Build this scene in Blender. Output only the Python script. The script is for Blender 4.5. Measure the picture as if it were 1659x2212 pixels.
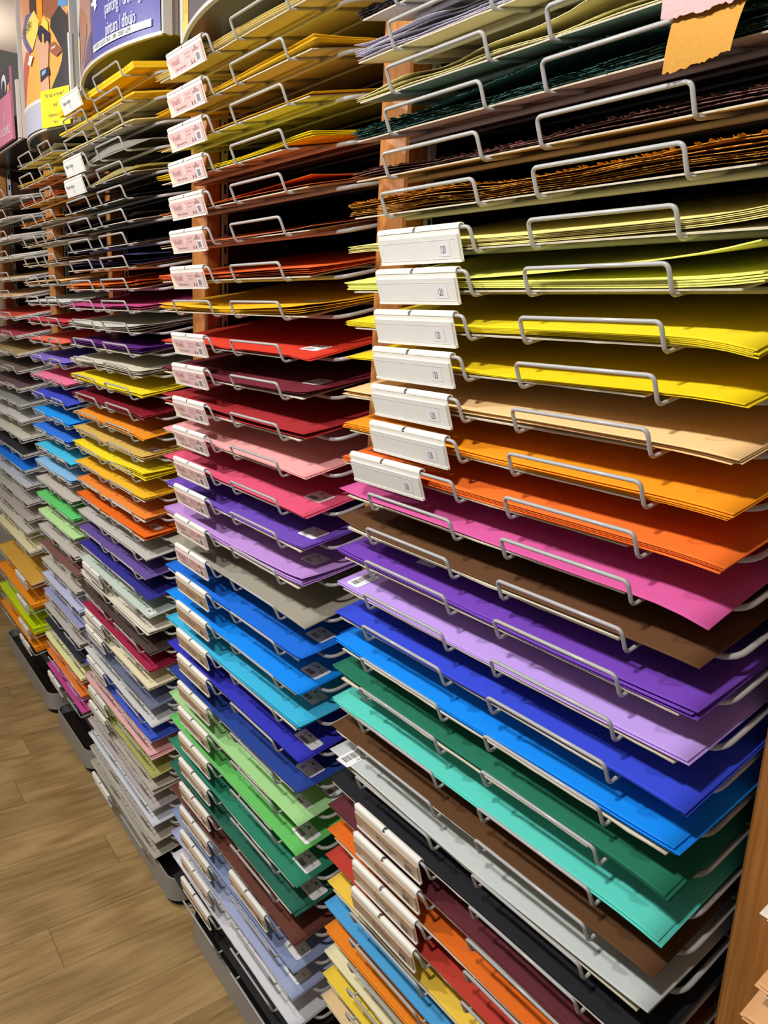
import bpy, bmesh, math, random
from mathutils import Vector, Matrix
random.seed(7)
for o in list(bpy.data.objects):
    bpy.data.objects.remove(o)
SC = bpy.context.scene
COL = SC.collection

# ------------------------------------------------------------------ camera
H0 = 1.56                                   # lens height above the floor
cam_d = bpy.data.cameras.new('camera')
cam = bpy.data.objects.new('camera', cam_d)
COL.objects.link(cam)
cam_d.sensor_fit = 'VERTICAL'
cam_d.sensor_height = 24.0
cam_d.lens = 24.0 * 1666.2 / 2212.0
cam_d.clip_start = 0.02
R_ = Vector((0.59748086, 0.80050766, 0.04694789))
U_ = Vector((-0.21648519, 0.1046527, 0.97066059))
F_ = Vector((-0.77210801, 0.59011465, -0.23582604))
M = Matrix.Identity(4)
for i in range(3):
    M[i][0], M[i][1], M[i][2] = R_[i], U_[i], -F_[i]
M[2][3] = H0
cam.matrix_world = M
SC.camera = cam

# ------------------------------------------------------------------ light
SC.view_settings.view_transform = 'Standard'
SC.view_settings.look = 'None'
SC.view_settings.gamma = 1.0
SC.view_settings.use_curve_mapping = False
SC.view_settings.exposure = 0.0
world = bpy.data.worlds.new('world')
SC.world = world
world.use_nodes = True
world.node_tree.nodes['Background'].inputs[0].default_value = (1.0, 0.97, 0.93, 1)
world.node_tree.nodes['Background'].inputs[1].default_value = 0.20


def lamp(name, loc, tgt, watts, size, colr=(1.0, 0.965, 0.92), spread=180):
    d = bpy.data.lights.new(name, 'AREA')
    d.shape = 'DISK'
    d.size = size
    d.energy = watts
    d.color = colr
    d.spread = math.radians(spread)
    o = bpy.data.objects.new(name, d)
    COL.objects.link(o)
    o.location = loc
    o.rotation_euler = (Vector(tgt) - Vector(loc)).to_track_quat('-Z', 'Y').to_euler()
    return o


lamp('ceiling_spot', (-0.30, -0.30, H0 + 0.80), (-0.65, 0.64, H0 - 0.6), 18.0, 0.11)
lamp('ceiling_spot', (-1.40, -0.36, H0 + 0.82), (-1.5, 0.64, H0 - 0.6), 16.0, 0.11)
lamp('ceiling_spot', (-2.60, -0.42, H0 + 0.85), (-2.7, 0.64, H0 - 0.5), 18.0, 0.11)
lamp('overhead_fill', (-1.8, -1.9, H0 + 1.24), (-1.8, -1.7, 0), 5.0, 1.1)  # added broad fill for the ambient light, no fixture of this kind in view
lamp('ceiling_brightener', (-4.55, 0.66, H0 + 0.92), (-4.5, 0.75, H0 + 2.0), 6.0, 0.3, (1.0, 0.90, 0.82), 160)  # added out of frame, only to brighten the ceiling at the far end
pl = bpy.data.lights.new('far_end_fill', 'POINT')  # unseen helper light, put in to lift the end wall and ceiling
pl.energy = 10.0
pl.shadow_soft_size = 0.15
pl.color = (1.0, 0.90, 0.80)
po = bpy.data.objects.new('far_end_fill', pl)
COL.objects.link(po)
po.location = (-4.15, -0.9, H0 + 0.75)

# ------------------------------------------------------------------ materials
def lin(c):
    c = c / 255.0
    return c / 12.92 if c <= 0.04045 else ((c + 0.055) / 1.055) ** 2.4


def rgb(c, k=1.0):
    return (min(lin(c[0]) * k, .95), min(lin(c[1]) * k, .95), min(lin(c[2]) * k, .95), 1)


MATS = {}


def mat(name, c, rough=0.6, metal=0.0, noise=0.0, nscale=200.0, bump=0.0, k=1.0, trans=0.0, coat=0.0):
    key = (name, tuple(c))
    if key in MATS:
        return MATS[key]
    m = bpy.data.materials.new(name)
    m.use_nodes = True
    nt = m.node_tree
    b = nt.nodes['Principled BSDF']
    b.inputs['Base Color'].default_value = rgb(c, k)
    b.inputs['Roughness'].default_value = rough
    b.inputs['Metallic'].default_value = metal
    b.inputs['Specular IOR Level'].default_value = 0.3
    if coat:
        b.inputs['Coat Weight'].default_value = coat
    if noise or bump:
        tc = nt.nodes.new('ShaderNodeTexCoord')
        n = nt.nodes.new('ShaderNodeTexNoise')
        n.inputs['Scale'].default_value = nscale
        n.inputs['Detail'].default_value = 3
        nt.links.new(tc.outputs['Object'], n.inputs['Vector'])
        if noise:
            hs = nt.nodes.new('ShaderNodeMixRGB')
            cc = rgb(c, k)
            hs.inputs[1].default_value = tuple(max(v * (1 - noise), 0) for v in cc[:3]) + (1,)
            hs.inputs[2].default_value = tuple(min(v * (1 + noise), .95) for v in cc[:3]) + (1,)
            nt.links.new(n.outputs['Fac'], hs.inputs[0])
            nt.links.new(hs.outputs[0], b.inputs['Base Color'])
        if bump:
            bp = nt.nodes.new('ShaderNodeBump')
            bp.inputs['Strength'].default_value = bump
            bp.inputs['Distance'].default_value = 0.001
            nt.links.new(n.outputs['Fac'], bp.inputs['Height'])
            nt.links.new(bp.outputs['Normal'], b.inputs['Normal'])
    if trans:
        b.inputs['Transmission Weight'].default_value = trans
    MATS[key] = m
    return m


PAPER_K = 0.92


def frosted(c):
    m = mat('frosted_paper', c, rough=.4, k=PAPER_K)
    if 'tr' not in m:
        m['tr'] = 1
        nt = m.node_tree
        t = nt.nodes.new('ShaderNodeBsdfTranslucent')
        t.inputs[0].default_value = rgb(c, .95)
        mx = nt.nodes.new('ShaderNodeMixShader')
        mx.inputs[0].default_value = .6
        nt.links.new(nt.nodes['Principled BSDF'].outputs[0], mx.inputs[1])
        nt.links.new(t.outputs[0], mx.inputs[2])
        nt.links.new(mx.outputs[0], nt.nodes['Material Output'].inputs[0])
    return m


def paper(c, rough=0.85):
    return mat('paper', c, rough=rough, noise=0.07, nscale=420.0, bump=0.08, k=PAPER_K)


def wood_mat(name, c1, c2, sx=60.0, sz=2.0, rough=0.45):
    m = bpy.data.materials.new(name)
    m.use_nodes = True
    nt = m.node_tree
    b = nt.nodes['Principled BSDF']
    b.inputs['Roughness'].default_value = rough
    tc = nt.nodes.new('ShaderNodeTexCoord')
    mp = nt.nodes.new('ShaderNodeMapping')
    mp.inputs['Scale'].default_value = (sx, sx, sz)
    n = nt.nodes.new('ShaderNodeTexNoise')
    n.inputs['Scale'].default_value = 3.0
    n.inputs['Detail'].default_value = 8
    n.inputs['Distortion'].default_value = 0.6
    cr = nt.nodes.new('ShaderNodeValToRGB')
    cr.color_ramp.elements[0].position = 0.3
    cr.color_ramp.elements[0].color = rgb(c1)
    cr.color_ramp.elements[1].position = 0.7
    cr.color_ramp.elements[1].color = rgb(c2)
    nt.links.new(tc.outputs['Object'], mp.inputs[0])
    nt.links.new(mp.outputs[0], n.inputs['Vector'])
    nt.links.new(n.outputs['Fac'], cr.inputs[0])
    nt.links.new(cr.outputs[0], b.inputs['Base Color'])
    return m


def floor_mat():
    m = bpy.data.materials.new('oak_planks')
    m.use_nodes = True
    nt = m.node_tree
    L = nt.links.new
    N = nt.nodes.new
    b = nt.nodes['Principled BSDF']
    b.inputs['Roughness'].default_value = 0.42
    tc = N('ShaderNodeTexCoord')
    sep = N('ShaderNodeSeparateXYZ')
    L(tc.outputs['Object'], sep.inputs[0])

    def math_(op, a, bb=None, c=None):
        n = N('ShaderNodeMath')
        n.operation = op
        for i, v in enumerate((a, bb, c)):
            if v is None:
                continue
            if isinstance(v, (int, float)):
                n.inputs[i].default_value = v
            else:
                L(v, n.inputs[i])
        return n.outputs[0]
    PW, PL = 0.148, 2.4
    xs = math_('DIVIDE', math_('ADD', sep.outputs['X'], 1.680 + 0.148 * 100), PW)
    ix = math_('FLOOR', xs)
    fx = math_('FRACT', xs)
    wn = N('ShaderNodeTexWhiteNoise')
    wn.noise_dimensions = '1D'
    L(ix, wn.inputs['W'])
    off = math_('MULTIPLY', wn.outputs['Value'], 7.0)
    for pi_, jy_ in ((99, .37), (97, .605), (94, .445)):      # joints that show in front of the plinths
        hit = math_('COMPARE', ix, float(pi_), 0.5)
        off = math_('ADD', math_('MULTIPLY', off, math_('SUBTRACT', 1.0, hit)), math_('MULTIPLY', hit, 3.0 - jy_ / PL))
    ys = math_('ADD', math_('DIVIDE', sep.outputs['Y'], PL), off)
    iy = math_('FLOOR', ys)
    fy = math_('FRACT', ys)
    cmb = N('ShaderNodeCombineXYZ')
    L(ix, cmb.inputs[0])
    L(iy, cmb.inputs[1])
    wn2 = N('ShaderNodeTexWhiteNoise')
    wn2.noise_dimensions = '2D'
    L(cmb.outputs[0], wn2.inputs['Vector'])
    # grain
    mp = N('ShaderNodeMapping')
    mp.inputs['Scale'].default_value = (34, 2.6, 1)
    va = N('ShaderNodeVectorMath')
    va.operation = 'ADD'
    sc = N('ShaderNodeVectorMath')
    sc.operation = 'SCALE'
    L(wn2.outputs['Color'], sc.inputs[0])
    sc.inputs['Scale'].default_value = 30.0
    L(tc.outputs['Object'], mp.inputs[0])
    L(mp.outputs[0], va.inputs[0])
    L(sc.outputs[0], va.inputs[1])
    n1 = N('ShaderNodeTexNoise')
    n1.inputs['Scale'].default_value = 1.3
    n1.inputs['Detail'].default_value = 9
    n1.inputs['Roughness'].default_value = 0.62
    n1.inputs['Distortion'].default_value = 1.4
    L(va.outputs[0], n1.inputs['Vector'])
    wv = N('ShaderNodeTexWave')
    wv.wave_type = 'RINGS'
    wv.inputs['Scale'].default_value = 0.55
    wv.inputs['Distortion'].default_value = 7.0
    wv.inputs['Detail'].default_value = 3
    wv.inputs['Detail Scale'].default_value = 0.8
    L(va.outputs[0], wv.inputs['Vector'])
    cr = N('ShaderNodeValToRGB')
    e = cr.color_ramp.elements
    e[0].position, e[0].color = 0.28, rgb((136, 108, 66))
    e[1].position, e[1].color = 0.75, rgb((186, 156, 106))
    mx0 = math_('ADD', math_('MULTIPLY', n1.outputs['Fac'], 0.82), math_('MULTIPLY', wv.outputs['Fac'], 0.18))
    L(mx0, cr.inputs[0])
    hsv = N('ShaderNodeHueSaturation')
    L(cr.outputs[0], hsv.inputs['Color'])
    L(math_('ADD', 0.86, math_('MULTIPLY', wn2.outputs['Value'], 0.26)), hsv.inputs['Value'])
    # seams
    ex = math_('MULTIPLY', math_('MINIMUM', fx, math_('SUBTRACT', 1.0, fx)), PW)
    ey = math_('MULTIPLY', math_('MINIMUM', fy, math_('SUBTRACT', 1.0, fy)), PL)
    ed = math_('MINIMUM', ex, ey)
    mr = N('ShaderNodeMapRange')
    mr.inputs[1].default_value = 0.0006
    mr.inputs[2].default_value = 0.0022
    mr.inputs[3].default_value = 0.62
    mr.inputs[4].default_value = 1.0
    L(ed, mr.inputs[0])
    mul = N('ShaderNodeMixRGB')
    mul.blend_type = 'MULTIPLY'
    mul.inputs[0].default_value = 1.0
    L(hsv.outputs[0], mul.inputs[1])
    L(mr.outputs[0], mul.inputs[2])
    L(mul.outputs[0], b.inputs['Base Color'])
    bp = N('ShaderNodeBump')
    bp.inputs['Strength'].default_value = 0.15
    bp.inputs['Distance'].default_value = 0.001
    L(n1.outputs['Fac'], bp.inputs['Height'])
    L(bp.outputs['Normal'], b.inputs['Normal'])
    return m


WIRE = mat('grey_coated_wire', (172, 172, 172), rough=0.34, metal=0.0, coat=0.4)
WOOD = wood_mat('cherry_wood', (164, 102, 46), (202, 138, 70))
BOARD = mat('grey_cardboard', (205, 196, 176), rough=0.9, noise=0.14, nscale=260.0, bump=0.2)
WHITE_PLASTIC = mat('white_plastic', (236, 234, 226), rough=0.35)
STICKER = mat('sticker_paper', (240, 240, 242), rough=0.5)
INK = mat('black_ink', (52, 52, 56), rough=0.6)
DARK = mat('black_laminate', (24, 23, 22), rough=0.32)
GREY_METAL = mat('grey_painted_metal', (150, 149, 145), rough=0.4)
LIGHT_METAL = mat('light_grey_metal', (200, 200, 198), rough=0.35)
RUBBER = mat('black_rubber', (16, 16, 16), rough=0.6)


# ------------------------------------------------------------------ mesh helpers
def tag(o, label=None, cat=None, group=None, kind=None):
    if label:
        o['label'] = label
    if cat:
        o['category'] = cat
    if group:
        o['group'] = group
    if kind:
        o['kind'] = kind
    return o


def link(name, me, parent=None, loc=None, rot=None):
    o = bpy.data.objects.new(name, me)
    COL.objects.link(o)
    if parent:
        o.parent = parent
    if loc is not None:
        o.location = loc
    if rot is not None:
        o.rotation_euler = rot
    return o


def empty(name, loc=(0, 0, 0), rot=(0, 0, 0)):
    o = link(name, None, None, loc, rot)
    o.empty_display_size = 0.05
    return o


class MB:
    def __init__(s):
        s.v, s.f, s.m, s.sm = [], [], [], False

    def box(s, x0, x1, y0, y1, z0, z1, mi=0):
        b = len(s.v)
        s.v += [(x, y, z) for z in (z0, z1) for y in (y0, y1) for x in (x0, x1)]
        for q in ((0, 2, 3, 1), (4, 5, 7, 6), (0, 1, 5, 4), (1, 3, 7, 5), (3, 2, 6, 7), (2, 0, 4, 6)):
            s.f.append(tuple(b + i for i in q))
            s.m.append(mi)
        return s

    def poly(s, pts, mi=0):
        b = len(s.v)
        s.v += list(pts)
        s.f.append(tuple(range(b, b + len(pts))))
        s.m.append(mi)
        return s

    def extrude(s, prof, x0, x1, mi=0):
        """closed profile of (y,z), swept along x"""
        b = len(s.v)
        n = len(prof)
        s.v += [(x0, p[0], p[1]) for p in prof] + [(x1, p[0], p[1]) for p in prof]
        for i in range(n):
            j = (i + 1) % n
            s.f.append((b + i, b + j, b + n + j, b + n + i))
            s.m.append(mi)
        s.f.append(tuple(b + i for i in reversed(range(n))))
        s.f.append(tuple(b + n + i for i in range(n)))
        s.m += [mi, mi]
        return s

    def prism(s, outline, z0, z1, mi=0):
        b = len(s.v)
        n = len(outline)
        s.v += [(p[0], p[1], z0) for p in outline] + [(p[0], p[1], z1) for p in outline]
        for i in range(n):
            j = (i + 1) % n
            s.f.append((b + i, b + j, b + n + j, b + n + i))
            s.m.append(mi)
        s.f.append(tuple(b + i for i in reversed(range(n))))
        s.f.append(tuple(b + n + i for i in range(n)))
        s.m += [mi, mi]
        return s

    def tube(s, path, r, seg=8, mi=0):
        P = [Vector(p) for p in path]
        b = len(s.v)
        n = len(P)
        t = (P[1] - P[0]).normalized()
        u = t.orthogonal().normalized()
        for i in range(n):
            t2 = (P[min(i + 1, n - 1)] - P[max(i - 1, 0)]).normalized()
            q = t.rotation_difference(t2)
            u = (q @ u).normalized()
            t = t2
            w = t.cross(u)
            for k in range(seg):
                a = 2 * math.pi * k / seg
                c = P[i] + r * (math.cos(a) * u + math.sin(a) * w)
                s.v.append(tuple(c))
        for i in range(n - 1):
            for k in range(seg):
                k2 = (k + 1) % seg
                s.f.append((b + i * seg + k, b + i * seg + k2, b + (i + 1) * seg + k2, b + (i + 1) * seg + k))
                s.m.append(mi)
        s.f.append(tuple(b + k for k in reversed(range(seg))))
        s.f.append(tuple(b + (n - 1) * seg + k for k in range(seg)))
        s.m += [mi, mi]
        return s

    def mesh(s, name, mats, smooth=False):
        me = bpy.data.meshes.new(name)
        me.from_pydata(s.v, [], s.f)
        for m in (mats if isinstance(mats, (list, tuple)) else [mats]):
            me.materials.append(m)
        me.polygons.foreach_set('material_index', s.m)
        if smooth:
            me.polygons.foreach_set('use_smooth', [True] * len(s.f))
        bm = bmesh.new()
        bm.from_mesh(me)
        bmesh.ops.recalc_face_normals(bm, faces=bm.faces)
        bm.to_mesh(me)
        bm.free()
        me.update()
        return me


def fillet(pts, r, n=5):
    P = [Vector(p) for p in pts]
    out = [P[0]]
    for i in range(1, len(P) - 1):
        a = (P[i - 1] - P[i])
        c = (P[i + 1] - P[i])
        rr = min(r, a.length * .49, c.length * .49)
        p0 = P[i] + a.normalized() * rr
        p2 = P[i] + c.normalized() * rr
        for k in range(n + 1):
            t = k / n
            out.append((1 - t) ** 2 * p0 + 2 * t * (1 - t) * P[i] + t * t * p2)
    out.append(P[-1])
    return out


_text_cache = {}


def text_polys(body, size, align='LEFT', xscale=1.0):
    """flat triangulated text outline as (verts, faces) in the xy plane"""
    key = (body, size, align, xscale)
    if key in _text_cache:
        return _text_cache[key]
    c = bpy.data.curves.new('txt', 'FONT')
    c.body = body
    c.size = size
    c.align_x = align
    c.resolution_u = 3
    o = bpy.data.objects.new('txt', c)
    COL.objects.link(o)
    dg = bpy.context.evaluated_depsgraph_get()
    me = bpy.data.meshes.new_from_object(o.evaluated_get(dg))
    v = [(p.co.x * xscale, p.co.y) for p in me.vertices]
    f = [tuple(p.vertices) for p in me.polygons]
    bpy.data.objects.remove(o)
    bpy.data.curves.remove(c)
    bpy.data.meshes.remove(me)
    _text_cache[key] = (v, f)
    return v, f


def add_text(mb, body, size, fn, align='LEFT', mi=0, xscale=1.0):
    """fn maps (u,v) of the flat text to a 3-D point"""
    v, f = text_polys(body, size, align, xscale)
    b = len(mb.v)
    mb.v += [fn(p[0], p[1]) for p in v]
    for q in f:
        mb.f.append(tuple(b + i for i in q))
        mb.m.append(mi)


# ------------------------------------------------------------------ the setting
def struct(name, me, label, cat):
    o = link(name, me)
    tag(o, label, cat, kind='structure')
    return o


mb = MB().box(-5.0, 2.2, -4.2, 1.3, -0.05, 0.0)
struct('floor', mb.mesh('floor', floor_mat()), 'oak plank floor in front of the paper racks', 'floor')
mb = MB().box(-5.0, 2.2, -4.2, 1.3, H0 + 1.32, H0 + 1.37)
struct('ceiling', mb.mesh('ceiling', mat('ceiling_paint', (196, 184, 172), rough=.9)), 'pale grey shop ceiling above the signs', 'ceiling')
mb = MB().box(-5.05, -4.95, -4.2, 1.3, 0.0, H0 + 1.32)
struct('wall_left', mb.mesh('wall', mat('end_wall_paint', (176, 172, 160), rough=.8)), 'grey end wall behind the farthest signs', 'wall')
mb = MB().box(-4.95, 2.2, 1.22, 1.27, 0.0, H0 + 1.32)
struct('wall_back', mb.mesh('wall', DARK), 'black back panel behind all the wire shelves', 'wall')

TILT = math.atan(0.245)
LEAN = math.radians(25.0)
YF = 0.638                    # foot of the wire loops
SLOPE = 0.245


def shelf_origin(x, z):       # z is the height of the loop feet relative to the lens
    return (x, YF, H0 + z)


# ------------------------------------------------------------------ uprights, plinths
def upright(x0, x1, y0, label, wide=True):
    r = empty('rack_upright', ((x0 + x1) / 2, y0, 0))
    tag(r, label, 'upright', 'wooden uprights between the racks')
    w = (x1 - x0) / 2
    mb = MB()
    prof = [(-w, 0.004), (-w + .004, 0), (w - .004, 0), (w, .004), (w, .034), (-w, .034)]
    mb.prism(prof, 0.0, H0 + 1.0)
    link('wooden_post', mb.mesh('wooden_post', WOOD), r)
    mb = MB()
    mb.box(-w + .006, w + .004, .040, .052, 0.0, H0 + 1.0)
    for i in range(58):
        z = 0.06 + i * 0.042
        mb.box(w + .0035, w + .0046, .043, .048, z, z + .02, 1)
    link('slotted_metal_strip', mb.mesh('slotted_strip', [LIGHT_METAL, DARK]), r)
    mb = MB().box(-w, w - .004, .056, .44, 0.0, H0 + 1.0)
    link('side_board', mb.mesh('side_board', mat('dark_brown_board', (62, 40, 26), rough=.5)), r)


upright(-0.332, -0.262, 0.765, 'wooden upright at the right edge, beside the bright violet and blue sheets')
upright(-1.036, -0.965, 0.748, 'wooden upright behind the blank white 120 tickets')
upright(-1.764, -1.686, 0.755, 'wooden upright behind the column of pink tickets')
upright(-2.436, -2.402, 0.775, 'narrow wooden upright behind the magenta and purple sheets of the third rack')
upright(-2.998, -2.930, 0.748, 'farthest wooden upright, seen above the orange-red sheets')


upright(-3.80, -3.735, 0.748, 'wooden upright at the far left end, beyond the farthest rack')


def plinth(x0, x1, label):
    r = empty('rack_plinth', ((x0 + x1) / 2, .655, 0))
    tag(r, label, 'plinth', 'grey plinths under the racks')
    w = (x1 - x0) / 2

    def outline(w, y0, y1, rad):
        pts = []
        for cx, a0 in ((-w + rad, math.pi), (w - rad, 1.5 * math.pi)):
            for k in range(9):
                a = a0 + k * math.pi / 16
                pts.append((cx + rad * math.cos(a), y0 + rad + rad * math.sin(a)))
        return pts + [(w, y1), (-w, y1)]
    mb = MB()
    out = outline(w, 0.0, .088, .045)
    inn = outline(w - .004, .004, .084, .041)
    n = len(out)
    b = 0
    mb.v = [(p[0], p[1], .022) for p in out] + [(p[0], p[1], .090) for p in out] + [(p[0], p[1], .090) for p in inn] + [(p[0], p[1], .05) for p in inn]
    for i in range(n):
        j = (i + 1) % n
        for a, c in ((0, 1), (1, 2), (2, 3)):
            mb.f.append((a * n + i, a * n + j, c * n + j, c * n + i))
            mb.m.append(0)
    mb.f.append(tuple(range(n)))
    mb.m.append(0)
    link('metal_skirt', mb.mesh('metal_skirt', GREY_METAL), r)
    mb = MB().prism(outline(w - .006, .007, .080, .036), .046, .055)
    link('deck', mb.mesh('deck', DARK), r)
    mb = MB().prism(outline(w - .012, .016, .080, .03), 0.0, .021)
    link('kick_base', mb.mesh('kick_base', RUBBER), r)


plinth(-0.93, -0.30, 'grey metal plinth under the nearest rack')
plinth(-1.60, -1.00, 'grey metal plinth under the black sheet of the second rack')
plinth(-2.36, -1.705, 'grey rounded plinth under the pale board stack of the third rack')
plinth(-2.86, -2.46, 'grey plinth under the magenta sheet of the fourth rack')
plinth(-3.72, -2.955, 'grey rounded plinth under the orange pads of the farthest rack')


# ------------------------------------------------------------------ wire shelves
def loop_mesh(xa, xb):
    p = [(xa, .17, .0), (xa, 0, 0), (xa, -.0055, .0294), (xb, -.0055, .0294), (xb, 0, 0), (xb, .17, 0)]
    return MB().tube(fillet(p, .0070, 5), .0023, 8).mesh('front_loop', WIRE, True)


def frame_mesh(xl, xr):
    p = [(xl, .46, -.0056), (xl, .058, -.0056), (xr, .058, -.0056), (xr, .46, -.0056)]
    return MB().tube(fillet(p, .026, 6), .0033, 8).mesh('outer_frame', WIRE, True)


def cross_mesh(xl, xr, y):
    return MB().tube([(xl, y, -.0047), (xr, y, -.0047)], .0022, 6).mesh('support_wire', WIRE, True)


class Bay:
    def __init__(s, n, name, xl, xr, loops, fl, fr):
        s.n, s.name, s.xl, s.xr = n, name, xl, xr
        s.xc = (xl + xr) / 2
        s.loops = loops
        s.loop_me = [loop_mesh(a - s.xc, b - s.xc) for a, b in loops]
        s.frame_me = frame_mesh(fl - s.xc, fr - s.xc)
        s.cross = [cross_mesh(fl - s.xc, fr - s.xc, y) for y in (.165, .32, .455)]

    def shelf(s, z, label):
        r = empty('wire_shelf', shelf_origin(s.xc, z), (TILT, 0, 0))
        tag(r, label, 'wire shelf', 'wire shelves of the ' + s.name + ' rack')
        link('outer_frame', s.frame_me, r)
        for me in s.loop_me:
            link('front_loop', me, r)
        for me in s.cross:
            link('support_wire', me, r)
        return r


# ------------------------------------------------------------------ sheets
YS = [0, .004, .012, .025, .045, .075, .12, .2, .3, .42]


def sheet_mesh(name, x0, x1, y0, h, th, mats, nx=18, depth=.42, ragged=0.0, seed=0, ys=None, zseed=None, last=False):
    """thin sheet over the height function h(x, y) in the shelf's own frame"""
    rnd = random.Random(seed)
    ys = ys or YS
    xs = [x0 + (x1 - x0) * i / nx for i in range(nx + 1)]
    jag = [0.0] * (nx + 1)
    jz = [0.0] * (nx + 1)
    if ragged:
        a = 0
        p1, p2 = rnd.uniform(0, 6), rnd.uniform(0, 6)
        for i in range(nx + 1):
            a = .72 * a + rnd.uniform(-.8, .8)
            jag[i] = ragged * (a + .8 * math.sin(i * .11 + p1) + .6 * math.sin(i * .31 + p2)) + ragged * 2.6 * (rnd.random() ** 9)
        zr = random.Random(seed if zseed is None else zseed)
        q = 0
        for i in range(nx + 1):
            q = .5 * q + zr.uniform(-1, 1)
            jz[i] = ragged * (.04 * (q + 1.6) + .08 * rnd.random() ** 3)
    top, bot = [], []
    ny = len(ys)
    for j, yy in enumerate(ys):
        y = yy * depth / .42
        for i, x in enumerate(xs):
            fy = math.exp(-y / .005) if ragged else 0
            px = x
            if ragged and i in (0, nx):
                px += rnd.uniform(-1, 1) * ragged * 1.5
            py = y0 + y - jag[i] * fy
            z = h(x, y) + jz[i] * fy
            top.append((px, py, z + th))
            bot.append((px, py, z))
    n = len(top)
    w = nx + 1
    V = top + bot
    Fc, Mi = [], []
    for j in range(ny - 1):
        for i in range(nx):
            a = j * w + i
            Fc.append((a, a + 1, a + w + 1, a + w))
            Mi.append(0)
            Fc.append((n + a, n + a + w, n + a + w + 1, n + a + 1))
            Mi.append(len(mats) - 1)
    for i in range(nx):
        Fc.append((i, n + i, n + i + 1, i + 1))
        a = (ny - 1) * w + i
        Fc.append((a, a + 1, n + a + 1, n + a))
        Mi += [len(mats) - 1] * 2
    for j in range(ny - 1):
        a = j * w
        Fc.append((a, a + w, n + a + w, n + a))
        a = j * w + nx
        Fc.append((a, n + a, n + a + w, a + w))
        Mi += [len(mats) - 1] * 2
    nsm = len(Fc)
    if ragged > .0011:
        for q in range(int((190 if last else 80) * min(1.6, ragged / .0015))):
            x = rnd.uniform(x0 + .004, x1 - .004)
            wd = rnd.uniform(.002, .009)
            ln = rnd.uniform(.0008, .0042)
            up = rnd.uniform(-.0004, .0034) if last else rnd.uniform(-.0005, .0009)
            zb_ = h(x, .003) + th * (1.2 if last else .6)
            yb = y0 + rnd.uniform(-.001, .002)
            b0 = len(V)
            V += [(x - wd / 2, yb + .003, zb_ + .0002), (x + wd / 2, yb + .003, zb_ + .0002), (x + wd * rnd.uniform(.1, .6), yb - ln * rnd.uniform(.4, 1), zb_ + up * rnd.uniform(.4, 1)), (x - wd * rnd.uniform(.0, .4), yb - ln, zb_ + up)]
            Fc.append((b0, b0 + 1, b0 + 2, b0 + 3))
            Mi.append(0)
    me = bpy.data.meshes.new(name)
    me.from_pydata(V, [], Fc)
    for m in mats:
        me.materials.append(m)
    me.polygons.foreach_set('material_index', Mi)
    sm = [False] * len(Fc)
    for k in range(2 * (ny - 1) * nx):
        sm[k] = True
    me.polygons.foreach_set('use_smooth', sm)
    me.update()
    return me


def barcode_sticker(parent, cx, cy, w, d, h, style, seed):
    """white barcode label lying on the sheet: rounded, with bars and print"""
    rnd = random.Random(seed)
    mb = MB()
    rad = min(w, d) * .14
    pts = []
    for sx, sy, a0 in ((1, -1, 1.5), (1, 1, 0), (-1, 1, .5), (-1, -1, 1)):
        for k in range(4):
            a = a0 * math.pi + k * math.pi / 6
            pts.append((cx + sx * (w / 2 - rad) + rad * math.cos(a), cy + sy * (d / 2 - rad) + rad * math.sin(a)))

    def P(x, y, e):
        return (x, y, h(x, y) + e)
    # conforming strips along y
    k = 5
    n = len(pts)
    mb.poly([P(p[0], p[1], .0005) for p in pts], 0)

    def rect(x0, x1, y0, y1):
        mb.poly([P(x0, y0, .0008), P(x1, y0, .0008), P(x1, y1, .0008), P(x0, y1, .0008)], 1)
    if style == 0:        # bars along the front, small print behind
        x = cx - w * .30
        while x < cx + w * .12:
            t = rnd.choice((.0004, .0007, .0011))
            rect(x, x + t, cy - d * .38, cy - d * .10)
            x += t + rnd.choice((.0007, .0012))
        rect(cx - w * .18, cx - w * .02, cy + d * .22, cy + d * .29)
        rect(cx - w * .11, cx - w * .08, cy + d * .31, cy + d * .37)
        rect(cx - w * .34, cx - w * .20, cy + d * .12, cy + d * .15)
        rect(cx + w * .14, cx + w * .38, cy + d * .11, cy + d * .14)
        rect(cx + w * .20, cx + w * .36, cy + d * .03, cy + d * .045)
    else:
        y = cy - d * .38
        while y < cy + d * .36:
            t = rnd.choice((.0005, .0009, .0014))
            rect(cx - w * .32, cx + w * .12, y, y + t)
            y += t + rnd.choice((.0007, .0012))
        add_text(mb, '97177', .0075, lambda u, v: P(cx + w * .22 + v, cy + d * .34 - u, .0008), mi=1)
    me = mb.mesh('barcode_sticker', [STICKER, INK])
    o = link('barcode_sticker', me, parent)
    tag(o, 'white barcode sticker')
    return o


def ctx(rows, i, key='name'):
    prev = rows[i - 1]['name'] if i > 0 else None
    nxt = rows[i + 1]['name'] if i + 1 < len(rows) else None
    if prev and nxt:
        return 'between ' + prev + ' and ' + nxt
    if prev:
        return 'right below ' + prev
    return 'right above ' + nxt


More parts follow.
